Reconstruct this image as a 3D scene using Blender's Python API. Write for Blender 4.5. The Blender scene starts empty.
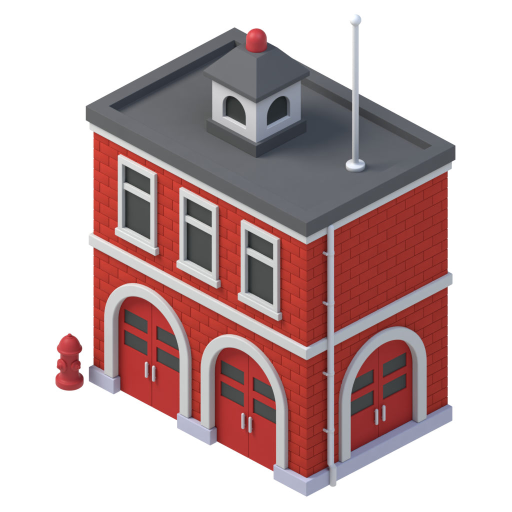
import bpy, bmesh, math
from mathutils import Vector, Matrix

scene = bpy.context.scene
COL = scene.collection

# ------------------------------------------------------------------ dimensions (metres)
W, D = 6.06, 3.98            # long facade (towards -X) and short facade (towards +Y)
PL_TOP, PL_OUT = 0.346, 0.12 # plinth
BAND0, BAND1, BAND_OUT = 3.165, 3.425, 0.075
TRIM0, SLAB0, SLAB1 = 5.88, 6.095, 6.437
FLOOR = 6.225
RI, RO = 0.942, 1.198        # arch surround radii
DOORV = 0.08                 # plane of the door leaves behind the wall face
ARCHES = [('F', 4.468, 1.662), ('F', 1.728, 1.662), ('R', 2.10, 1.693)]
WINS = [4.768, 3.020, 1.278]

# ------------------------------------------------------------------ materials
def mat(name, col, rough=0.5, spec=0.4, bump=0.0, bscale=60.0, var=0.0, vscale=3.0, island=0.0, coat=0.0, emit=None):
    m = bpy.data.materials.new(name); m.use_nodes = True
    nt = m.node_tree; b = nt.nodes['Principled BSDF']
    b.inputs['Base Color'].default_value = (*col, 1)
    b.inputs['Roughness'].default_value = rough
    b.inputs['Specular IOR Level'].default_value = spec
    b.inputs['Coat Weight'].default_value = coat
    tc = nt.nodes.new('ShaderNodeTexCoord')
    if var or island:
        n = nt.nodes.new('ShaderNodeTexNoise'); n.inputs['Scale'].default_value = vscale
        n.inputs['Detail'].default_value = 4
        nt.links.new(tc.outputs['Object'], n.inputs['Vector'])
        mr = nt.nodes.new('ShaderNodeMapRange')
        mr.inputs['From Min'].default_value = 0.3; mr.inputs['From Max'].default_value = 0.7
        mr.inputs['To Min'].default_value = 1 - var; mr.inputs['To Max'].default_value = 1 + var
        nt.links.new(n.outputs['Fac'], mr.inputs['Value'])
        out = mr.outputs['Result']
        if island:
            g = nt.nodes.new('ShaderNodeNewGeometry')
            m2 = nt.nodes.new('ShaderNodeMapRange')
            m2.inputs['To Min'].default_value = 1 - island; m2.inputs['To Max'].default_value = 1 + island
            nt.links.new(g.outputs['Random Per Island'], m2.inputs['Value'])
            mm = nt.nodes.new('ShaderNodeMath'); mm.operation = 'MULTIPLY'
            nt.links.new(out, mm.inputs[0]); nt.links.new(m2.outputs['Result'], mm.inputs[1])
            out = mm.outputs[0]
        vm = nt.nodes.new('ShaderNodeVectorMath'); vm.operation = 'SCALE'
        vm.inputs[0].default_value = col
        nt.links.new(out, vm.inputs['Scale'])
        nt.links.new(vm.outputs['Vector'], b.inputs['Base Color'])
    if bump:
        n = nt.nodes.new('ShaderNodeTexNoise'); n.inputs['Scale'].default_value = bscale
        n.inputs['Detail'].default_value = 3
        nt.links.new(tc.outputs['Object'], n.inputs['Vector'])
        bp = nt.nodes.new('ShaderNodeBump'); bp.inputs['Strength'].default_value = bump
        bp.inputs['Distance'].default_value = 0.01
        nt.links.new(n.outputs['Fac'], bp.inputs['Height'])
        nt.links.new(bp.outputs['Normal'], b.inputs['Normal'])
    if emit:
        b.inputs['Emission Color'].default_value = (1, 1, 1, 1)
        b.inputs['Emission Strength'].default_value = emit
    return m

M = dict(
    brick=mat('red_brick', (0.41, 0.033, 0.022), 0.75, 0.04, bump=0.12, bscale=40, var=0.03, vscale=6, island=0.035),
    joint=mat('brick_joint', (0.33, 0.029, 0.021), 0.8, 0.03),
    trim=mat('white_painted_trim', (0.50, 0.51, 0.51), 0.6, 0.2, bump=0.05, bscale=30, var=0.012, vscale=4),
    cupola=mat('cupola_white', (0.54, 0.54, 0.56), 0.6, 0.2, bump=0.05, bscale=30, var=0.01),
    plinth=mat('lavender_stone', (0.41, 0.42, 0.54), 0.65, 0.15, bump=0.08, bscale=30, var=0.02, vscale=5),
    roof=mat('dark_grey_roofing', (0.086, 0.088, 0.091), 0.65, 0.05, bump=0.06, bscale=50, var=0.03, vscale=2),
    door=mat('red_door_paint', (0.41, 0.026, 0.023), 0.6, 0.06, bump=0.02, bscale=20, var=0.015),
    glass=mat('dark_glass', (0.038, 0.044, 0.042), 0.35, 0.14, var=0.06, vscale=2),
    handle=mat('handle_metal', (0.54, 0.53, 0.56), 0.4, 0.5),
    pipe=mat('pipe_paint', (0.57, 0.575, 0.59), 0.5, 0.25),
    pole=mat('pole_paint', (0.53, 0.535, 0.54), 0.5, 0.25),
    beacon=mat('red_beacon_plastic', (0.38, 0.022, 0.027), 0.5, 0.35),
    hydrant=mat('hydrant_red', (0.40, 0.032, 0.037), 0.5, 0.2, bump=0.04, bscale=25),
    ground=mat('glowing_white_ground', (0.10, 0.10, 0.10), 1.0, 0.0, emit=0.975),  # no real lamp: emission added to keep the ground pure white and shadowless
)

# ------------------------------------------------------------------ mesh helpers
# local frame of the station: u runs to -X along the long facade, v runs to +Y, z up
def P(u, v, z): return Vector((-u, v, z))

def box(bm, u0, u1, v0, v1, z0, z1, mi=0):
    vs = [bm.verts.new(P(u, v, z)) for z in (z0, z1) for u, v in ((u0, v0), (u1, v0), (u1, v1), (u0, v1))]
    fs = [(0, 1, 2, 3), (7, 6, 5, 4), (0, 4, 5, 1), (1, 5, 6, 2), (2, 6, 7, 3), (3, 7, 4, 0)]
    r = [bm.faces.new([vs[i] for i in f]) for f in fs]
    for f in r: f.material_index = mi
    return r

def prism(bm, pts, w0, w1, face='F'):
    """2-D outline (s, z) extruded through depth w. 'F': s=u, depth=v.  'R': s=v, depth=u. 'Z': outline (u,v), depth z"""
    def q(s, z, w):
        return P(s, w, z) if face == 'F' else P(w, s, z) if face == 'R' else P(s, z, w)
    a = [bm.verts.new(q(s, z, w0)) for s, z in pts]
    b = [bm.verts.new(q(s, z, w1)) for s, z in pts]
    n = len(pts)
    bm.faces.new(a); bm.faces.new(b[::-1])
    for i in range(n): bm.faces.new((a[i], b[i], b[(i + 1) % n], a[(i + 1) % n]))

def ringprism(bm, outer, inner, w0, w1, face='F', closed=False):
    """open or closed strip between two outlines with equal count, extruded"""
    def q(s, z, w): return P(s, w, z) if face == 'F' else P(w, s, z)
    A = [[bm.verts.new(q(*p, w)) for p in l] for l in (outer, inner) for w in (w0, w1)]
    o0, o1, i0, i1 = A; n = len(outer)
    for k in range(n if closed else n - 1):
        j = (k + 1) % n
        bm.faces.new((o0[k], o0[j], i0[j], i0[k])); bm.faces.new((o1[k], i1[k], i1[j], o1[j]))
        bm.faces.new((o0[k], o1[k], o1[j], o0[j])); bm.faces.new((i0[k], i0[j], i1[j], i1[k]))
    if not closed:
        bm.faces.new((o0[0], i0[0], i1[0], o1[0])); bm.faces.new((o0[-1], o1[-1], i1[-1], i0[-1]))

def arch_pts(c, z0, zc, r, n=48):
    return [(c - r, z0)] + [(c - r * math.cos(math.pi * k / n), zc + r * math.sin(math.pi * k / n)) for k in range(n + 1)] + [(c + r, z0)]

def cyl(bm, c, r, z0, z1, n=40, r1=None):
    lathe(bm, c, [(r, z0), (r if r1 is None else r1, z1)], n)

def lathe(bm, c, prof, n=48, axis=Vector((0, 0, 1))):
    """c: origin (world-local Vector), prof: (radius, height) list; ends closed"""
    rot = Vector((0, 0, 1)).rotation_difference(axis).to_matrix()
    rings = []
    for r, h in prof:
        if r < 1e-5: rings.append([bm.verts.new(c + rot @ Vector((0, 0, h)))])
        else: rings.append([bm.verts.new(c + rot @ Vector((r * math.cos(2 * math.pi * k / n), r * math.sin(2 * math.pi * k / n), h))) for k in range(n)])
    for a, b in zip(rings, rings[1:]):
        for k in range(n):
            j = (k + 1) % n
            if len(a) == 1: bm.faces.new((a[0], b[j], b[k]))
            elif len(b) == 1: bm.faces.new((a[k], a[j], b[0]))
            else: bm.faces.new((a[k], a[j], b[j], b[k]))
    if len(rings[0]) > 1: bm.faces.new(rings[0][::-1])
    if len(rings[-1]) > 1: bm.faces.new(rings[-1])

def finish(bm):
    bmesh.ops.recalc_face_normals(bm, faces=bm.faces[:])

def shade(me, ang=32):
    for p in me.polygons: p.use_smooth = True
    me.set_sharp_from_angle(angle=math.radians(ang))

def obj(name, bm, mats, parent=None, bevel=0.0, segs=3, ang=32):
    finish(bm)
    me = bpy.data.meshes.new(name); bm.to_mesh(me); bm.free()
    for m in (mats if isinstance(mats, (list, tuple)) else [mats]): me.materials.append(m)
    shade(me, ang)
    o = bpy.data.objects.new(name, me); COL.objects.link(o)
    if parent: o.parent = parent
    if bevel:
        b = o.modifiers.new('bevel', 'BEVEL'); b.width = bevel; b.segments = segs
        b.limit_method = 'ANGLE'; b.angle_limit = math.radians(ang); b.harden_normals = True
    return o

def boolean(bm, cutters):
    """subtract every cutter bmesh from bm, return a new bmesh"""
    finish(bm)
    me = bpy.data.meshes.new('tmp'); bm.to_mesh(me); bm.free()
    o = bpy.data.objects.new('tmp', me); COL.objects.link(o); tmp = [o]
    for c in cutters:
        finish(c)
        cm = bpy.data.meshes.new('cut'); c.to_mesh(cm); c.free()
        co = bpy.data.objects.new('cut', cm); COL.objects.link(co); tmp.append(co)
        md = o.modifiers.new('b', 'BOOLEAN'); md.operation = 'DIFFERENCE'; md.solver = 'EXACT'; md.object = co
    dg = bpy.context.evaluated_depsgraph_get(); dg.update()
    r = bmesh.new(); ev = o.evaluated_get(dg); em = ev.to_mesh(); r.from_mesh(em); ev.to_mesh_clear()
    for t in tmp:
        d = t.data; bpy.data.objects.remove(t); bpy.data.meshes.remove(d)
    return r

def merge(dst, src, mi):
    me = bpy.data.meshes.new('t'); src.to_mesh(me); src.free()
    n0 = len(dst.faces); dst.from_mesh(me); dst.faces.ensure_lookup_table()
    for f in dst.faces[n0:]: f.material_index = mi
    bpy.data.meshes.remove(me)

# ------------------------------------------------------------------ the setting: white ground with an added glow that drowns its shadows
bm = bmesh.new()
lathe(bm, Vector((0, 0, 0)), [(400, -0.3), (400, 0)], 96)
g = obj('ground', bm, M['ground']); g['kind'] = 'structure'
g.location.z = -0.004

# ------------------------------------------------------------------ the station
station = bpy.data.objects.new('fire_station', None); COL.objects.link(station)
station['label'] = 'two-storey red brick fire station with white arches, flat dark grey roof and small cupola'
station['category'] = 'building'

# brick wall -------------------------------------------------------
def cutters():
    L = []
    for f, c, zc in ARCHES:
        b = bmesh.new(); prism(b, arch_pts(c, -0.2 if f == 'F' else PL_TOP - 0.1, zc, 1.08, 32), -0.3, 0.3, f); L.append(b)
    for c in WINS:
        b = bmesh.new(); box(b, c - 0.46, c + 0.46, -0.3, 0.2, 3.93, 5.58); L.append(b)
    return L

def bbrick(bm, u0, u1, v0, v1, z0, z1, g=0.006, bev=0.007, ends=(1, 1, 1, 1)):
    t = bmesh.new()
    box(t, u0 + g * ends[0], u1 - g * ends[1], v0 + g * ends[2], v1 - g * ends[3], z0 + g, z1 - g)
    finish(t)
    bmesh.ops.bevel(t, geom=t.edges[:], offset=bev, segments=2, profile=0.5, affect='EDGES')
    me = bpy.data.meshes.new('t'); t.to_mesh(me); t.free(); bm.from_mesh(me); bpy.data.meshes.remove(me)

PER, DEP = 0.516, 0.09
bricks = bmesh.new()
rows = []
CH = 0.239
for k in range(-7, 5):
    rows.append((1.964 + CH * k, 1.964 + CH * (k + 1), k % 2 == 1))     # row just under 1.964 is a half-brick row
for k in range(-3, 8):
    rows.append((4.006 + CH * k, 4.006 + CH * (k + 1), k % 2 == 0))
rows2 = []
for z0, z1, A in rows:
    z0 = max(z0, 0.02); z1 = min(z1, 5.95)
    if z1 - z0 < 0.06: continue
    rows2.append((z0, z1, A))
for z0, z1, A in rows2:
    s = 0.20 if A else 0.458
    js = []; x = s
    while x < W - 0.12: js.append(x); x += PER
    jt = []; x = s
    while x < D - 0.12: jt.append(x); x += PER
    a0, a1, b0, b1 = js[0], js[-1], jt[0], jt[-1]
    bbrick(bricks, 0, a0, 0, b0, z0, z1, ends=(0, 1, 0, 1))
    bbrick(bricks, a1, W, 0, b0, z0, z1, ends=(1, 0, 0, 1))
    bbrick(bricks, 0, a0, b1, D, z0, z1, ends=(0, 1, 1, 0))
    bbrick(bricks, a1, W, b1, D, z0, z1, ends=(1, 0, 1, 0))
    for p, q in zip(js, js[1:]):
        bbrick(bricks, p, q, 0, DEP, z0, z1, ends=(1, 1, 0, 0))
        bbrick(bricks, p, q, D - DEP, D, z0, z1, ends=(1, 1, 0, 0))
    for p, q in zip(jt, jt[1:]):
        bbrick(bricks, 0, DEP, p, q, z0, z1, ends=(0, 0, 1, 1))
        bbrick(bricks, W - DEP, W, p, q, z0, z1, ends=(0, 0, 1, 1))
bricks = boolean(bricks, cutters())
core = bmesh.new()
box(core, 0.014, W - 0.014, 0.014, D - 0.014, 0.0, 6.2)
core = boolean(core, cutters())
merge(core, bricks, 0)
core.faces.ensure_lookup_table()
# core faces came first: give them the joint colour
nb = len(core.faces)
wall = obj('wall', core, [M['brick'], M['joint']], station)
for p in wall.data.polygons:
    c = p.center
    inside = 0.0135 < -c.x < W - 0.0135 and 0.0135 < c.y < D - 0.0135
    if p.area > 1.2 or (inside and p.area > 0.5): p.material_index = 1

# plinth ------------------------------------------------------------
def plinth(u0, u1, v0, v1):
    b = bmesh.new(); box(b, u0, u1, v0, v1, 0, PL_TOP)
    return obj('plinth', b, M['plinth'], station, bevel=0.022)
e = 0.05
c1, c2 = ARCHES[0][1], ARCHES[1][1]
plinth(c1 + RI - e, W + 0.02, -PL_OUT, DOORV)                  # left pier
plinth(c2 + RI - e, c1 - RI + e, -PL_OUT, DOORV)               # middle pier
# L-shaped corner piece: front pier and the whole short side
b = bmesh.new()
prism(b, [(-PL_OUT, -PL_OUT), (c2 - RI + e, -PL_OUT), (c2 - RI + e, DOORV), (0.10, DOORV), (0.10, D + 0.02), (-PL_OUT, D + 0.02)], 0, PL_TOP, 'Z')
obj('plinth', b, M['plinth'], station, bevel=0.022)

# band course and cornice -------------------------------------------
def frame_ring(name, z0, z1, out, m, bev):
    b = bmesh.new()
    o = [(-out, -out), (W + out, -out), (W + out, D + out), (-out, D + out)]
    i = [(0.05, 0.05), (W - 0.05, 0.05), (W - 0.05, D - 0.05), (0.05, D - 0.05)]
    vo = [[b.verts.new(P(u, v, z)) for u, v in l] for l in (o, i) for z in (z0, z1)]
    o0, o1, i0, i1 = vo
    for k in range(4):
        j = (k + 1) % 4
        b.faces.new((o0[k], o0[j], i0[j], i0[k])); b.faces.new((o1[k], i1[k], i1[j], o1[j]))
        b.faces.new((o0[k], o1[k], o1[j], o0[j])); b.faces.new((i0[k], i0[j], i1[j], i1[k]))
    return obj(name, b, m, station, bevel=bev)
frame_ring('band_course', BAND0, BAND1, BAND_OUT, M['trim'], 0.03)
frame_ring('cornice', TRIM0, SLAB0 - 0.002, 0.062, M['trim'], 0.02)

# flat roof with parapet --------------------------------------------
b = bmesh.new()
Q, T = 0.11, 0.332
outer = [(-Q, -Q), (W + Q, -Q), (W + Q + 0.03, D + Q + 0.03), (-Q, D + Q)]
inner = [(-Q + T, -Q + T), (W + Q - T, -Q + T), (W + Q - T + 0.02, D + Q - T + 0.02), (-Q + T, D + Q - T)]
def ring(l, z): return [b.verts.new(P(u, v, z)) for u, v in l]
ob, ot, it, ib = ring(outer, SLAB0), ring(outer, SLAB1), ring(inner, SLAB1), ring(inner, FLOOR)
b.faces.new(ob); b.faces.new(ib)
for k in range(4):
    j = (k + 1) % 4
    b.faces.new((ob[k], ob[j], ot[j], ot[k])); b.faces.new((ot[k], ot[j], it[j], it[k])); b.faces.new((it[k], it[j], ib[j], ib[k]))
roof = obj('roof', b, M['roof'], station, bevel=0.010)

# arch surrounds -----------------------------------------------------
for f, c, zc in ARCHES:
    b = bmesh.new()
    ringprism(b, arch_pts(c, PL_TOP, zc, RO, 56), arch_pts(c, PL_TOP, zc, RI, 56), -0.098, DOORV, f)
    obj('arch_surround', b, M['trim'], station, bevel=0.026, ang=40)

# doors ---------------------------------------------------------------
PANES = [(1.135, 1.487), (1.65, 1.982)]
for f, c, zc in ARCHES:
    dz = zc - 1.662
    c += 0.012 if f == 'F' else 0.006
    bot = 0.012 if f == 'F' else PL_TOP + 0.002
    for s in (1, -1):
        R = 1.03
        pts = [(c + s * 0.006, bot), (c + s * R, bot)] + [(c + s * R * math.cos(math.pi / 2 * k / 28), zc + R * math.sin(math.pi / 2 * k / 28)) for k in range(29)]
        pts[-1] = (c + s * 0.006, zc + R)
        b = bmesh.new(); prism(b, pts, DOORV + 0.002, DOORV + 0.062, f)
        cu = []
        for z0, z1 in PANES:
            x0, x1 = sorted((c + s * 0.125, c + s * 0.795))
            t = bmesh.new()
            if f == 'F': box(t, x0, x1, 0, 0.3, z0 + dz, z1 + dz)
            else: box(t, 0, 0.3, x0, x1, z0 + dz, z1 + dz)
            cu.append(t)
        b = boolean(b, cu)
        leaf = obj('door_leaf', b, M['door'], station, bevel=0.007, segs=2, ang=40)
        for z0, z1 in PANES:
            x0, x1 = sorted((c + s * 0.105, c + s * 0.815))
            t = bmesh.new(); a0, a1 = DOORV + 0.030, DOORV + 0.045
            if f == 'F': box(t, x0 , x1, a0, a1, z0 + dz - 0.02, z1 + dz + 0.02)
            else: box(t, a0, a1, x0, x1, z0 + dz - 0.02, z1 + dz + 0.02)
            obj('pane', t, M['glass'], leaf)
        # vertical grip on two short stand-offs
        b = bmesh.new(); hc = c + s * 0.102; hz = 0.865 + dz; hr = 0.034
        w = DOORV - 0.045
        ctr = P(hc, w, hz) if f == 'F' else P(w, hc, hz)
        prof = [(0, -0.184)] + [(hr * math.sin(a), -0.15 - hr * math.cos(a)) for a in [math.pi / 2 * k / 6 for k in range(1, 7)]] \
             + [(hr * math.cos(a), 0.15 + hr * math.sin(a)) for a in [math.pi / 2 * k / 6 for k in range(0, 6)]] + [(0, 0.184)]
        lathe(b, ctr, prof, 20)
        ax = Vector((0, 1, 0)) if f == 'F' else Vector((-1, 0, 0))
        for q in (-0.11, 0.11):
            lathe(b, ctr + Vector((0, 0, q)), [(0.018, 0), (0.018, 0.052)], 12, ax)
        obj('handle', b, M['handle'], leaf, ang=40)

# windows ---------------------------------------------------------------
for c in WINS:
    b = bmesh.new()
    h, z0, z1, fw = 0.523, 3.90, 5.645, 0.125
    o = [(c - h, z0), (c + h, z0), (c + h, z1), (c - h, z1)]
    i = [(c - h + fw, 3.988), (c + h - fw, 3.988), (c + h - fw, z1 - 0.15), (c - h + fw, z1 - 0.15)]
    ringprism(b, o, i, -0.078, 0.022, 'F', closed=True)
    win = obj('window', b, M['trim'], station, bevel=0.012)
    b = bmesh.new(); box(b, c - 0.578, c + 0.578, -0.108, 0.03, 3.765, 3.925)
    obj('sill', b, M['trim'], win, bevel=0.016)
    b = bmesh.new(); box(b, c - h + fw - 0.01, c + h - fw + 0.01, -0.045, 0.020, 4.905, 5.045)
    obj('transom', b, M['trim'], win, bevel=0.010)
    for p0, p1 in ((3.96, 4.92), (5.03, 5.52)):
        b = bmesh.new(); box(b, c - 0.43, c + 0.43, 0.024, 0.04, p0, p1)
        obj('pane', b, M['glass'], win)

# drainpipe ---------------------------------------------------------------
b = bmesh.new(); pv = 0.569
cu = P(-0.105, pv, 0)
path = [(-0.172, 0.058, 0.004), (-0.172, 0.068, 0.016), (-0.172, 0.071, 0.43), (-0.168, 0.070, 0.445), (-0.112, 0.069, 0.485),
        (-0.105, 0.068, 0.492), (-0.105, 0.068, 6.04), (-0.105, 0.060, 6.075), (-0.105, 0.03, 6.092)]
rg = [[b.verts.new(P(u, pv, z) + Vector((rr * math.cos(2 * math.pi * k / 32), rr * math.sin(2 * math.pi * k / 32), 0))) for k in range(32)] for u, rr, z in path]
for A, B in zip(rg, rg[1:]):
    for k in range(32): b.faces.new((A[k], A[(k + 1) % 32], B[(k + 1) % 32], B[k]))
b.faces.new(rg[0][::-1]); b.faces.new(rg[-1])
pipe = obj('drainpipe', b, M['pipe'], station, ang=50)
for z in (5.44, 4.27, 2.615, 1.28):
    b = bmesh.new()
    lathe(b, cu, [(0.062, z - 0.030), (0.077, z - 0.027), (0.077, z + 0.027), (0.062, z + 0.030)], 32)
    box(b, -0.105, -0.075, pv - 0.112, pv + 0.100, z - 0.024, z + 0.024)
    box(b, -0.085, 0.02, pv - 0.112, pv - 0.078, z - 0.024, z + 0.024)
    obj('pipe_clamp', b, M['pipe'], pipe, bevel=0.004, segs=2)

# cupola -----------------------------------------------------------------
cx, cy = 3.31, 1.87
def sq(bm, h, z0, z1, h1=None):
    h1 = h if h1 is None else h1
    a = [bm.verts.new(P(cx + i * h, cy + j * h, z0)) for i, j in ((-1, -1), (1, -1), (1, 1), (-1, 1))]
    t = [bm.verts.new(P(cx + i * h1, cy + j * h1, z1)) for i, j in ((-1, -1), (1, -1), (1, 1), (-1, 1))]
    bm.faces.new(a); bm.faces.new(t[::-1])
    for k in range(4): bm.faces.new((a[k], a[(k + 1) % 4], t[(k + 1) % 4], t[k]))
HB = 0.63
b = bmesh.new(); sq(b, HB, 6.50, 7.56)
cu = []
for f, c, w in (('F', cx, cy), ('R', cy, cx)):
    for s in (-1, 1):
        t = bmesh.new(); lo, hi = sorted((w + s * (HB - 0.105), w + s * (HB + 0.2)))
        prism(t, arch_pts(c, 6.705, 6.98, 0.325, 32), lo, hi, f); cu.append(t)
b = boolean(b, cu)
cup = obj('cupola', b, M['cupola'], station, bevel=0.012, ang=40)
b = bmesh.new(); sq(b, 0.712, FLOOR, 6.513); obj('base', b, M['roof'], cup, bevel=0.014)
b = bmesh.new()
lv = [(0.70, 7.53), (0.757, 7.545), (0.757, 7.655), (0.297, 8.208)]
rs = [[b.verts.new(P(cx + i * h, cy + j * h, z)) for i, j in ((-1, -1), (1, -1), (1, 1), (-1, 1))] for h, z in lv]
b.faces.new(rs[0]); b.faces.new(rs[-1][::-1])
for A, B in zip(rs, rs[1:]):
    for k in range(4): b.faces.new((A[k], A[(k + 1) % 4], B[(k + 1) % 4], B[k]))
obj('roof', b, M['roof'], cup, bevel=0.010, ang=25)
for f, c, w in (('F', cx, cy), ('R', cy, cx)):
    for s in (-1, 1):
        t = bmesh.new(); lo, hi = sorted((w + s * (HB - 0.104), w + s * (HB - 0.088)))
        prism(t, arch_pts(c, 6.707, 6.98, 0.322, 32), lo, hi, f)
        obj('pane', t, M['glass'], cup)
b = bmesh.new(); r = 0.208
lathe(b, P(cx, cy, 8.206), [(r + 0.004, 0), (r + 0.008, 0.012), (r + 0.002, 0.04)] +
      [(r * math.cos(a), 0.205 + r * math.sin(a)) for a in [math.pi / 2 * k / 14 for k in range(14)]] + [(0, 0.205 + r)], 56)
obj('beacon', b, M['beacon'], cup, ang=60)

# flagpole --------------------------------------------------------------
fx, fy = 0.945, 2.312
c = P(fx, fy, FLOOR)
b = bmesh.new(); lathe(b, c, [(0.065, 0.05), (0.065, 3.44)], 36)
pole = obj('flagpole', b, M['pole'], station, ang=50)
b = bmesh.new(); lathe(b, c, [(0.188, 0.0), (0.194, 0.008), (0.194, 0.080), (0.186, 0.094), (0.176, 0.098), (0.09, 0.100), (0.074, 0.112), (0.0655, 0.14)], 56)
obj('base', b, M['pole'], pole, ang=50)
b = bmesh.new()
lathe(b, c + Vector((0, 0, 3.47)), [(0, -0.118)] + [(0.118 * math.cos(a), 0.118 * math.sin(a)) for a in [math.pi * (k / 20 - 0.5) for k in range(1, 20)]] + [(0, 0.118)], 40)
obj('ball', b, M['pole'], pole, ang=60)

# ------------------------------------------------------------------ hydrant
hy = bpy.data.objects.new('fire_hydrant', None); COL.objects.link(hy)
hy.location = P(6.28, -0.45, 0)
hy['label'] = 'short red fire hydrant with domed cap standing left of the fire station'
hy['category'] = 'fire hydrant'
O = Vector((0, 0, 0))
def rnd(r0, z0, r1, z1, a0, a1, cr, cz, rad, n=6):
    return [(cr + rad * math.cos(math.radians(a0 + (a1 - a0) * k / n)), cz + rad * math.sin(math.radians(a0 + (a1 - a0) * k / n))) for k in range(n + 1)]
b = bmesh.new()
prof = [(0.262, 0.0)] + [(0.262 + 0.022 * math.cos(a), 0.030 + 0.022 * math.sin(a)) for a in (-1.2, -0.6, 0)] \
     + [(0.284, 0.115)] + [(0.254 + 0.030 * math.cos(a), 0.125 + 0.035 * math.sin(a)) for a in (0.3, 0.7, 1.1, 1.57)] \
     + [(0.225, 0.168), (0.203, 0.195), (0.192, 0.235), (0.187, 0.30), (0.187, 0.78), (0.193, 0.80)]
lathe(b, O, prof, 56)
body = obj('body', b, M['hydrant'], hy, ang=60)
b = bmesh.new()
prof = [(0.19, 0.775), (0.235, 0.80)] + [(0.232 + 0.024 * math.cos(a), 0.835 + 0.032 * math.sin(a)) for a in (-1.2, -0.6, 0, 0.6, 1.2)] \
     + [(0.226, 0.872), (0.221, 0.90), (0.213, 0.93), (0.201, 0.962), (0.186, 0.995), (0.167, 1.027), (0.144, 1.056), (0.118, 1.08), (0.088, 1.10), (0.05, 1.113), (0, 1.118)]
lathe(b, O, prof, 56)
bon = obj('bonnet', b, M['hydrant'], hy, ang=60)
b = bmesh.new()
lathe(b, O, [(0.082, 1.085), (0.076, 1.112), (0.055, 1.125)], 24)
lathe(b, O, [(0.048, 1.11), (0.046, 1.155), (0.032, 1.172)], 6)
obj('operating_nut', b, M['hydrant'], bon, bevel=0.006, segs=2)
NZ = [(-96, 0.51, 0.134, 0.07), (-4, 0.52, 0.112, 0.058)]
for az, z, R, r2 in NZ:
    a = math.radians(az); ax = Vector((math.cos(a), math.sin(a), 0))
    b = bmesh.new()
    lathe(b, Vector((0, 0, z)), [(R * 0.9, 0.10), (R * 0.9, 0.178), (R, 0.183), (R + 0.006, 0.193), (R + 0.006, 0.208), (R - 0.008, 0.222), (R * 0.60, 0.230), (R * 0.54, 0.238), (R * 0.52, 0.268), (R * 0.40, 0.282), (0, 0.285)], 36, ax)
    nz = obj('nozzle', b, M['hydrant'], hy, ang=50)
    b = bmesh.new()
    lathe(b, Vector((0, 0, z)), [(0.040, 0.275), (0.040, 0.302), (0.028, 0.312)], 6, ax)
    obj('cap_nut', b, M['hydrant'], nz, bevel=0.005, segs=2)

# ------------------------------------------------------------------ camera
sinE, ca, sa = 0.526, 0.7043, 0.7098
cosE = math.sqrt(1 - sinE * sinE)
rt = Vector((ca, sa, 0)).normalized()
fw = Vector((-sa * cosE, ca * cosE, -sinE)).normalized()
up = rt.cross(fw)
S = 50.0
anchor = Vector((0, 0, 0))
loc = anchor - rt * ((306.7 - 256) / S) + up * ((492.8 - 256) / S) - fw * 40
cam = bpy.data.cameras.new('camera'); cam.type = 'ORTHO'; cam.ortho_scale = 512 / S; cam.clip_end = 1500
co = bpy.data.objects.new('camera', cam); COL.objects.link(co)
rot = Matrix((rt, up, -fw)).transposed().to_4x4()
co.matrix_world = Matrix.Translation(loc) @ rot
scene.camera = co

# ------------------------------------------------------------------ light: one large softbox, pale studio surround
w = bpy.data.worlds.new('World'); scene.world = w; w.use_nodes = True
bg = w.node_tree.nodes['Background']
bg.inputs['Color'].default_value = (0.70, 0.84, 1.0, 1); bg.inputs['Strength'].default_value = 0.20
tgt = Vector((-3, 1.9, 3.5))
def softbox(name, d, dist, size, energy, col):
    li = bpy.data.lights.new(name, 'AREA'); li.shape = 'DISK'; li.size = size; li.energy = energy; li.color = col
    lo = bpy.data.objects.new(name, li); COL.objects.link(lo)
    d = Vector(d).normalized(); lo.location = tgt + d * dist
    lo.rotation_euler = (-d).to_track_quat('-Z', 'Y').to_euler()
el, az = math.radians(48), math.radians(228)
softbox('key_softbox', (math.cos(el) * math.cos(az), math.cos(el) * math.sin(az), math.sin(el)), 32, 19, 14000, (1, 0.96, 0.905))
softbox('top_softbox', (0.46, -0.02, 0.89), 26, 18, 4700, (0.66, 0.77, 1.0))

scene.view_settings.view_transform = 'Standard'; scene.view_settings.look = 'None'
scene.view_settings.exposure = 0; scene.view_settings.gamma = 1
scene.render.engine = 'CYCLES'
scene.cycles.max_bounces = 8; scene.cycles.diffuse_bounces = 5
